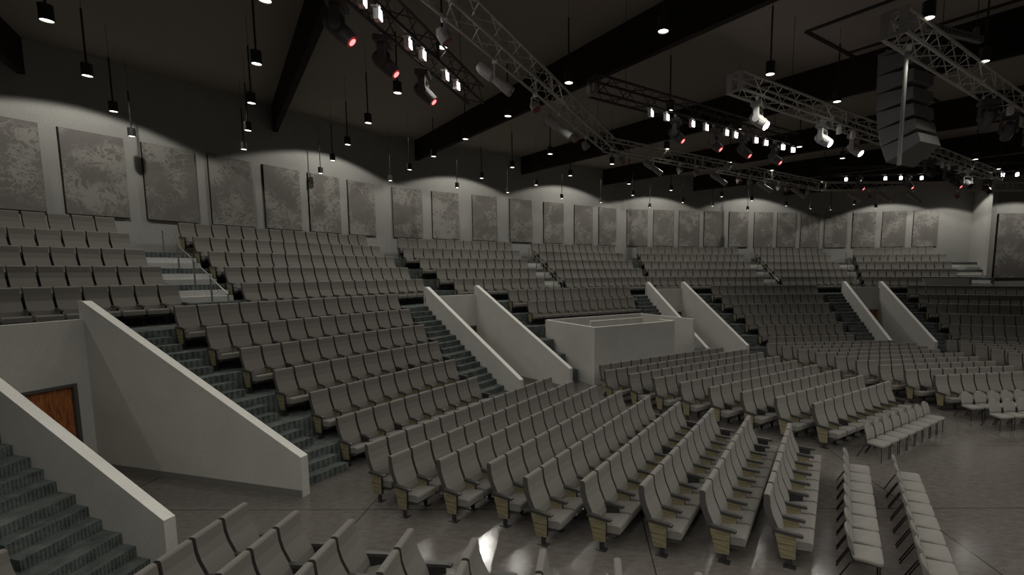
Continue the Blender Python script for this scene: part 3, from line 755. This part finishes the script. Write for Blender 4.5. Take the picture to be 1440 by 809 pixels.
# ================================================================ FIXTURES
AIM = Vector((C0.x, C0.y, 1.0)); LT = Vector((8.5, 8.5, 1))
def led_panel():
    r = empty('led_panel_light')      # emits toward +x, hangs below its origin
    bm = new(); box(bm, -.05, .045, -.065, .065, -.25, -.09, bev=.005); fix(bm); mesh_obj('housing', bm, M['fixwhite'], r)
    bm = new(); box(bm, .046, .052, -.06, .06, -.244, -.096); fix(bm); mesh_obj('lens', bm, M['ledwhite'], r)
    bm = new(); tube(bm, (0, 0, -.09), (0, 0, .0), .012); box(bm, -.09, .05, -.03, .03, -.05, -.03); fix(bm); mesh_obj('clamp', bm, M['clamp'], r)
    return r
def led_off():
    r = empty('led_panel_light')
    bm = new(); box(bm, -.05, .05, -.07, .07, -.28, -.08, bev=.006); fix(bm); mesh_obj('housing', bm, M['fixwhite'], r)
    bm = new(); tube(bm, (0, 0, -.09), (0, 0, .0), .014); box(bm, -.09, .05, -.03, .03, -.05, -.03); fix(bm); mesh_obj('clamp', bm, M['clamp'], r)
    return r
LP = led_panel(); LO = led_off(); used = [False, False]
def put_led(P, yaw, lab, on=True):
    i = 0 if on else 1; src = (LP, LO)[i]
    c = src if not used[i] else copy_tree(src); used[i] = True
    c.location = P; c.rotation_euler = (0, 0, yaw); tag(c, lab, 'stage light', 'small LED panel lights on the trusses'); return c
def yaw_to(P, Q): return math.atan2(Q[1] - P[1], Q[0] - P[0])
for i, (t_, n_) in enumerate(((-14.05, 16.24), (-13.76, 16.53), (-13.08, 17.26), (-12.73, 17.57), (-12.03, 18.27), (-11.64, 18.66))):
    P = CW(t_, n_, ZT - .02); put_led(P, yaw_to(P, LT), 'glowing white LED panel, %s down the top left dark truss' % ORD[i])
for i, t_ in enumerate((-6.92, -6.35, -5.36, -4.79, -3.90, -3.47, -2.47, -1.95, -1.01, -.42)):
    P = CW(t_, 17.53, ZT - .02); put_led(P, yaw_to(P, LT), 'glowing white LED panel, %s from left on the middle dark truss' % ORD[i])
for i, (x_, y_) in enumerate(((11.79, 21.91), (12.4, 21.9), (13.38, 21.65), (13.98, 21.54), (14.89, 21.53), (17.78, 20.78), (18.32, 20.7))):
    P = Vector((x_ * 1.126, y_ * 1.126, ZT + .48)); put_led(P, yaw_to(P, LT), 'glowing white LED panel, %s from left on the far dark truss' % ORD[i])
for i, (P_, lab) in enumerate((((-1.55, 15.43), 'left one on the truss behind the speaker stack'), ((-.75, 15.43), 'next one on the truss behind the speaker stack'), ((6.25, 15.43), 'first of four right of the speaker stack'), ((6.95, 15.43), 'second of four right of the speaker stack'), ((8.1, 15.43), 'third of four right of the speaker stack'), ((9.0, 15.43), 'last of four right of the speaker stack'), ((.15, 12.05), 'on the nearest right truss beside the big lamps'), ((1.95, 12.05), 'farther right on the nearest right truss'))):
    P = CW(*P_, ZT - .02); put_led(P, yaw_to(P, AIM) + .8, 'unlit white LED box light, %s' % lab, False)

def moving_head(P, pan, tilt, lens, lab, lensr=.10, body='fixture'):
    r = empty('moving_head_light', P, pan); tag(r, lab, 'stage light', 'moving head lights on the trusses')
    b = M[body]
    bm = new(); box(bm, -.14, .14, -.21, .21, -.17, -.06, bev=.02); fix(bm); base = mesh_obj('base', bm, b, r)
    bm = new()
    bm.free()
    for y in (-.12, .12):
        bm = new(); box(bm, -.016, .016, y - .016, y + .016, -.07, .03); box(bm, -.04, .04, y - .02, y + .02, 0, .05)
        fix(bm); mesh_obj('clamp', bm, M['clamp'], r)
    bm = new(); box(bm, -.07, .07, -.17, .17, -.24, -.17, bev=.01)
    for y in (-.17, .17): box(bm, -.075, .075, y - .025, y + .025, -.50, -.20, bev=.02); tube(bm, (0, y - .03, -.47), (0, y + .03, -.47), .085, 14)
    fix(bm); mesh_obj('yoke', bm, b, r)
    # head: a short barrel along local axis, tilted
    mt = Matrix.Translation((0, 0, -.47)) @ Matrix.Rotation(tilt, 4, 'Y')
    bm = new(); tube(bm, (-.20, 0, 0), (-.10, 0, 0), .09, 16, r2=.135); tube(bm, (-.10, 0, 0), (.12, 0, 0), .135, 16); tube(bm, (.12, 0, 0), (.27, 0, 0), .135, 16, r2=.115)
    fix(bm); bmesh.ops.transform(bm, matrix=mt, verts=bm.verts[:]); hd = mesh_obj('head', bm, b, r)
    bm = new(); tube(bm, (.271, 0, 0), (.28, 0, 0), lensr, 16); fix(bm); bmesh.ops.transform(bm, matrix=mt, verts=bm.verts[:]); mesh_obj('lens', bm, M[lens], hd)
    return r, (Matrix.Translation(P) @ Matrix.Rotation(pan, 4, 'Z') @ mt @ Vector((.30, 0, 0)))
lenses = []
def side_yaw(P): return math.atan2(P.y, P.x) - math.pi / 2 - .22
for i, (t_, n_) in enumerate(((-14.2, 16.55), (-13.3, 17.45), (-12.25, 18.5))):
    P = CW(t_ - .12, n_ + .12, ZT - .02); lenses.append(moving_head(P, side_yaw(P), R_(42), 'red', 'red glowing moving head, %s down the top left dark truss' % ORD[i], .06)[1])
for i, t_ in enumerate((-5.75, -4.15, -2.75, -1.1)):
    P = CW(t_, 17.75, ZT - .02); lenses.append(moving_head(P, side_yaw(P), R_(42), 'red', 'red glowing moving head, %s from left on the middle dark truss' % ORD[i], .06)[1])
for i, (t_, n_) in enumerate(((9.75, 20.05), (11.35, 18.5), (12.9, 17.0))):
    P = CW(t_, n_, ZT + .48); lenses.append(moving_head(P, side_yaw(P), R_(42), 'red', 'red glowing moving head, %s from left on the far dark truss' % ORD[i], .06)[1])
P = CW(-5.1, 15.63, ZT - .02); L1 = moving_head(P, yaw_to(P, AIM), R_(40), 'blue', 'moving head with bright cool white lens, left end of its truss', .10, 'fixgrey')[1]
P = CW(-2.05, 15.63, ZT - .02); L2 = moving_head(P, yaw_to(P, AIM), R_(35), 'coolsmall', 'grey moving head with thin bluish lens glow, middle of its truss', .10, 'fixgrey')[1]
P = CW(-.2, 15.63, ZT - .02); moving_head(P, yaw_to(P, AIM), R_(40), 'coolsmall', 'grey moving head just left of the speaker stack', .10, 'fixgrey')
for i, t_ in enumerate((-.75, .95, 3.2)):
    P = CW(t_, 12.25, ZT - .02); moving_head(P, yaw_to(P, AIM) + 2.2, R_(45), 'lens', 'large dark moving head, %s from left on the nearest right truss' % ORD[i])
for i, t_ in enumerate((5.6, 7.6, 9.7, 12.2)):
    P = CW(t_, 15.63, ZT - .02); moving_head(P, yaw_to(P, AIM) - .1, R_(35), 'lens', 'dark moving head, %s right of the speaker stack' % ORD[i])

def local_dir(yaw, pitch): return Vector((math.cos(yaw) * math.cos(pitch), math.sin(yaw) * math.cos(pitch), -math.sin(pitch)))
def profile_spot(P, yaw, pit, lab):
    o = empty('profile_spotlight', P, yaw); tag(o, lab, 'stage light', 'profile spotlights on the grey truss')
    mt = Matrix.Translation((0, 0, -.34)) @ Matrix.Rotation(pit, 4, 'Y') @ Matrix.Scale(1.2, 4)
    bm = new(); tube(bm, (-.34, 0, 0), (-.26, 0, 0), .07, 14, r2=.10); tube(bm, (-.26, 0, 0), (-.05, 0, 0), .10, 14); tube(bm, (-.05, 0, 0), (.0, 0, 0), .10, 14, r2=.075); fix(bm)
    bmesh.ops.transform(bm, matrix=mt, verts=bm.verts[:]); mesh_obj('lamp_housing', bm, M['fixgrey'], o, False)
    bm = new(); tube(bm, (.0, 0, 0), (.16, 0, 0), .075, 14, r2=.082); tube(bm, (.16, 0, 0), (.34, 0, 0), .088, 14); fix(bm)
    bmesh.ops.transform(bm, matrix=mt, verts=bm.verts[:]); brl = mesh_obj('barrel', bm, M['fixgrey'], o)
    bm = new(); tube(bm, (.341, 0, 0), (.345, 0, 0), .075, 14); fix(bm); bmesh.ops.transform(bm, matrix=mt, verts=bm.verts[:]); mesh_obj('lens', bm, M['lens'], brl)
    bm = new()
    for y in (-.12, .12): box(bm, -.02, .02, y - .005, y + .005, -.36, -.12)
    box(bm, -.02, .02, -.12, .12, -.13, -.12); tube(bm, (0, 0, -.12), (0, 0, .02), .014); fix(bm); mesh_obj('yoke', bm, M['fixgrey'], o)
    bm = new(); box(bm, -.05, .05, -.035, .035, -.05, .04, bev=.01); fix(bm); mesh_obj('clamp', bm, M['clamp'], o)
    return o
def wash_can(P, yaw, pit, lab, lens='orangelens'):
    o = empty('wash_light', P, yaw); tag(o, lab, 'stage light', 'small wash lights on the grey truss')
    mt = Matrix.Translation((0, 0, -.28)) @ Matrix.Rotation(pit, 4, 'Y')
    bm = new(); tube(bm, (-.15, 0, 0), (-.08, 0, 0), .05, 14, r2=.10); tube(bm, (-.08, 0, 0), (.08, 0, 0), .10, 14, r2=.125); fix(bm)
    bmesh.ops.transform(bm, matrix=mt, verts=bm.verts[:]); hs = mesh_obj('housing', bm, M['fixgrey'], o)
    bm = new(); tube(bm, (.081, 0, 0), (.087, 0, 0), .105, 14); fix(bm); bmesh.ops.transform(bm, matrix=mt, verts=bm.verts[:]); mesh_obj('lens', bm, M[lens], hs)
    bm = new()
    for y in (-.14, .14): box(bm, -.02, .02, y - .005, y + .005, -.30, -.09)
    box(bm, -.02, .02, -.14, .14, -.10, -.09); tube(bm, (0, 0, -.09), (0, 0, .02), .014); fix(bm); mesh_obj('yoke', bm, M['fixgrey'], o)
    bm = new(); box(bm, -.05, .05, -.035, .035, -.05, .04, bev=.01); fix(bm); mesh_obj('clamp', bm, M['clamp'], o)
    return o
profs = [(-11.35, 17.36), (-8.5, 19.41), (-2.85, 21.65), (.95, 21.65), (4.2, 21.65), (7.0, 21.65)]
cans = [(-12.75, 16.36), (-9.75, 18.51), (-7.4, 20.2), (-6.6, 20.77), (-4.35, 21.65), (-1.4, 21.65), (-.45, 21.65), (2.3, 21.65), (3.1, 21.65), (5.3, 21.65), (6.0, 21.65), (7.9, 21.65)]
for i, (t_, n_) in enumerate(profs): P = CW(t_, n_, ZT - .03); profile_spot(P, side_yaw(P) + .1, R_(38), 'grey tubular profile spotlight, %s along the truss from top centre' % ORD[i])
for i, (t_, n_) in enumerate(cans): P = CW(t_, n_, ZT - .03); wash_can(P, side_yaw(P) + (.3, -.4, .1)[i % 3], R_(52), 'small grey wash light, %s along the truss from top centre' % ORD[i])
for i, (t_, n_) in enumerate(((10.9, 20.8), (12.1, 19.9), (13.4, 19.0))): P = CW(t_, n_, ZT - .03); profile_spot(P, side_yaw(P), R_(40), 'dark profile spotlight, %s under the far right truss section' % ORD[i])
for i, (t_, n_) in enumerate(((11.5, 20.35), (15.2, 17.65))): P = CW(t_, n_, ZT - .03); wash_can(P, side_yaw(P) - .8, R_(30), 'round wash light, %s under the far right truss section' % ORD[i])

# ================================================================ SPEAKER ARRAY
SA = CW(-.0, 0, 0)
def speaker_array():
    yaw = R_(118)
    base = Vector((8.15, 13.22, 10.36))
    r = empty('line_array_speaker', base, yaw)     # +x = front, away from the camera
    tag(r, 'curved hanging stack of six grey speaker boxes at upper right', 'speaker')
    bw, bd, bh = 1.25, .80, .455
    x, z, ang = 0.0, -.0, 0.0
    pos = Vector((0, 0, 0)); angs = [0, 1.5, 4, 8, 14, 21]
    for i, an in enumerate(angs):
        a = R_(an)
        # hinge along the front edge; the rear of each box is lower in height so that gaps open there
        mt = Matrix.Translation(pos) @ Matrix.Rotation(a, 4, 'Y')
        bm = new(); gap = .035 + .012 * i
        prof = [(0, 0), (0, -bh + .008), (-bd, -bh + .12), (-bd, -.04 - gap * .3)]
        A_ = [bm.verts.new((p[0], -bw / 2 * (1 if p[0] == 0 else .72), p[1])) for p in prof]; B_ = [bm.verts.new((p[0], bw / 2 * (1 if p[0] == 0 else .72), p[1])) for p in prof]
        face(bm, A_); face(bm, B_[::-1])
        for j in range(4): face(bm, [A_[j], A_[(j + 1) % 4], B_[(j + 1) % 4], B_[j]])
        bmesh.ops.bevel(bm, geom=bm.edges[:], offset=.008, segments=1, affect='EDGES'); fix(bm)
        bmesh.ops.transform(bm, matrix=mt, verts=bm.verts[:]); c = mesh_obj('speaker_box', bm, M['array'], r)
        bm = new(); box(bm, 0.001, .012, -bw / 2 + .02, bw / 2 - .02, -bh + .02, -.01); fix(bm); bmesh.ops.transform(bm, matrix=mt, verts=bm.verts[:]); mesh_obj('grille', bm, M['steel'], c)
        pos = mt @ Vector((0, 0, -bh))
    bm = new()
    for y in (-.42, .42): box(bm, -1.0, .12, y - .03, y + .03, .06, .14)
    for x_ in (-.7, -.08): box(bm, x_ - .03, x_ + .03, -.42, .42, .14, .20); box(bm, x_ - .02, x_ + .02, -.44, -.40, -.06, .06); box(bm, x_ - .02, x_ + .02, .40, .44, -.06, .06)
    fix(bm); mesh_obj('rigging_frame', bm, M['array'], r)
    bm = new(); zc = ceil_z(base.x, base.y) - base.z
    for x_ in (-.7, -.08): tube(bm, (x_, 0, .2), (x_, 0, zc + .01), .012)
    mesh_obj('hanging_cable', bm, M['rod'], r)
    return r
speaker_array()
o = empty('drop_pole', (6.22, 9.66, 9.17)); tag(o, 'grey vertical pole hanging from the nearest right truss before the speaker stack', 'pole')
bm = new(); tube(bm, (0, 0, -2.16), (0, 0, 0), .037, 12); fix(bm); mesh_obj('tube', bm, M['array'], o)
bm = new(); box(bm, -.06, .06, -.06, .06, -.06, .05, bev=.01); fix(bm); mesh_obj('clamp', bm, M['truss'], o)
o = empty('rigging_beam', (8.0, 10.9, 9.95), R_(20)); tag(o, 'short perforated rigging beam with a lifting eye above the nearest right truss', 'rigging beam')
bm = new(); box(bm, -.9, .9, -.05, .05, 0, .14)
fix(bm); mesh_obj('beam', bm, M['array'], o)
bm = new(); tube(bm, (.72, -.02, .22), (.72, .02, .22), .09, 14); box(bm, .63, .81, -.02, .02, .13, .22); fix(bm); mesh_obj('lifting_eye', bm, M['array'], o)
bm = new()
for x_ in [-.8 + .12 * j for j in range(14)]: tube(bm, (x_, -.056, .07), (x_, -.05, .07), .022, 8)
mesh_obj('hole_row', bm, M['black'], o)
bm = new(); tube(bm, (.72, 0, .3), (.72, 0, ceil_z(8, 10.9) - 9.95 + .01), .008); mesh_obj('hanging_cable', bm, M['rod'], o)

# ================================================================ STAGE-SIDE LIGHT AND CAMERA
for L in lenses:
    l = bpy.data.lights.new('red_glow', 'POINT'); l.energy = 1; l.color = (1, .05, .05); l.shadow_soft_size = .1  # weak point added at each red lens to tint the ceiling
    o = link(bpy.data.objects.new('red_tint_light', l)); o.location = L
spot(L1, L1 + Vector((.9, -.6, -.9)), 120, 40, .4, .08, (.85, .87, 1))
# soft fill spots added on the unseen stage side, kept below the upper walls
for (x, y, tx, ty) in ((-4, -7, -4, 14), (7, -9, 5, 12), (17, -6, 14, 14), (25, 2, 20, 20), (2, -4, 12, 12)):
    a_ = Vector((x, y, 9.3)); d = Vector((tx - x, ty - y, 0)).normalized()
    spot(a_, a_ + d * math.cos(R_(31)) - Vector((0, 0, math.sin(R_(31)))), 330, 58, .35, 1.2, (1, .97, .92))
wd = bpy.data.worlds.new('World'); SC.world = wd; wd.use_nodes = True
wd.node_tree.nodes['Background'].inputs[0].default_value = (.010, .010, .0102, 1); wd.node_tree.nodes['Background'].inputs[1].default_value = 1.0

cam = bpy.data.cameras.new('camera'); co = link(bpy.data.objects.new('camera', cam)); SC.camera = co
cam.sensor_fit = 'HORIZONTAL'; cam.sensor_width = 36; cam.lens = FPX * 36 / 1440
cam.shift_x = -(CX - 720) / 1440; cam.shift_y = (CY - 404.5) / 1440
cam.clip_start = .05; cam.clip_end = 300
mw = Matrix.Identity(4)
for i, v in enumerate((cr, cu, cb)):
    for j in range(3): mw[j][i] = v[j]
mw.translation = CAMP; co.matrix_world = mw

SC.view_settings.view_transform = 'Standard'; SC.view_settings.look = 'None'; SC.view_settings.gamma = 1; SC.view_settings.use_curve_mapping = False
SC.view_settings.exposure = 0.0
SC.cycles.use_denoising = True
SC.cycles.max_bounces = 6; SC.cycles.diffuse_bounces = 2; SC.cycles.glossy_bounces = 3
SC.cycles.sample_clamp_indirect = 4
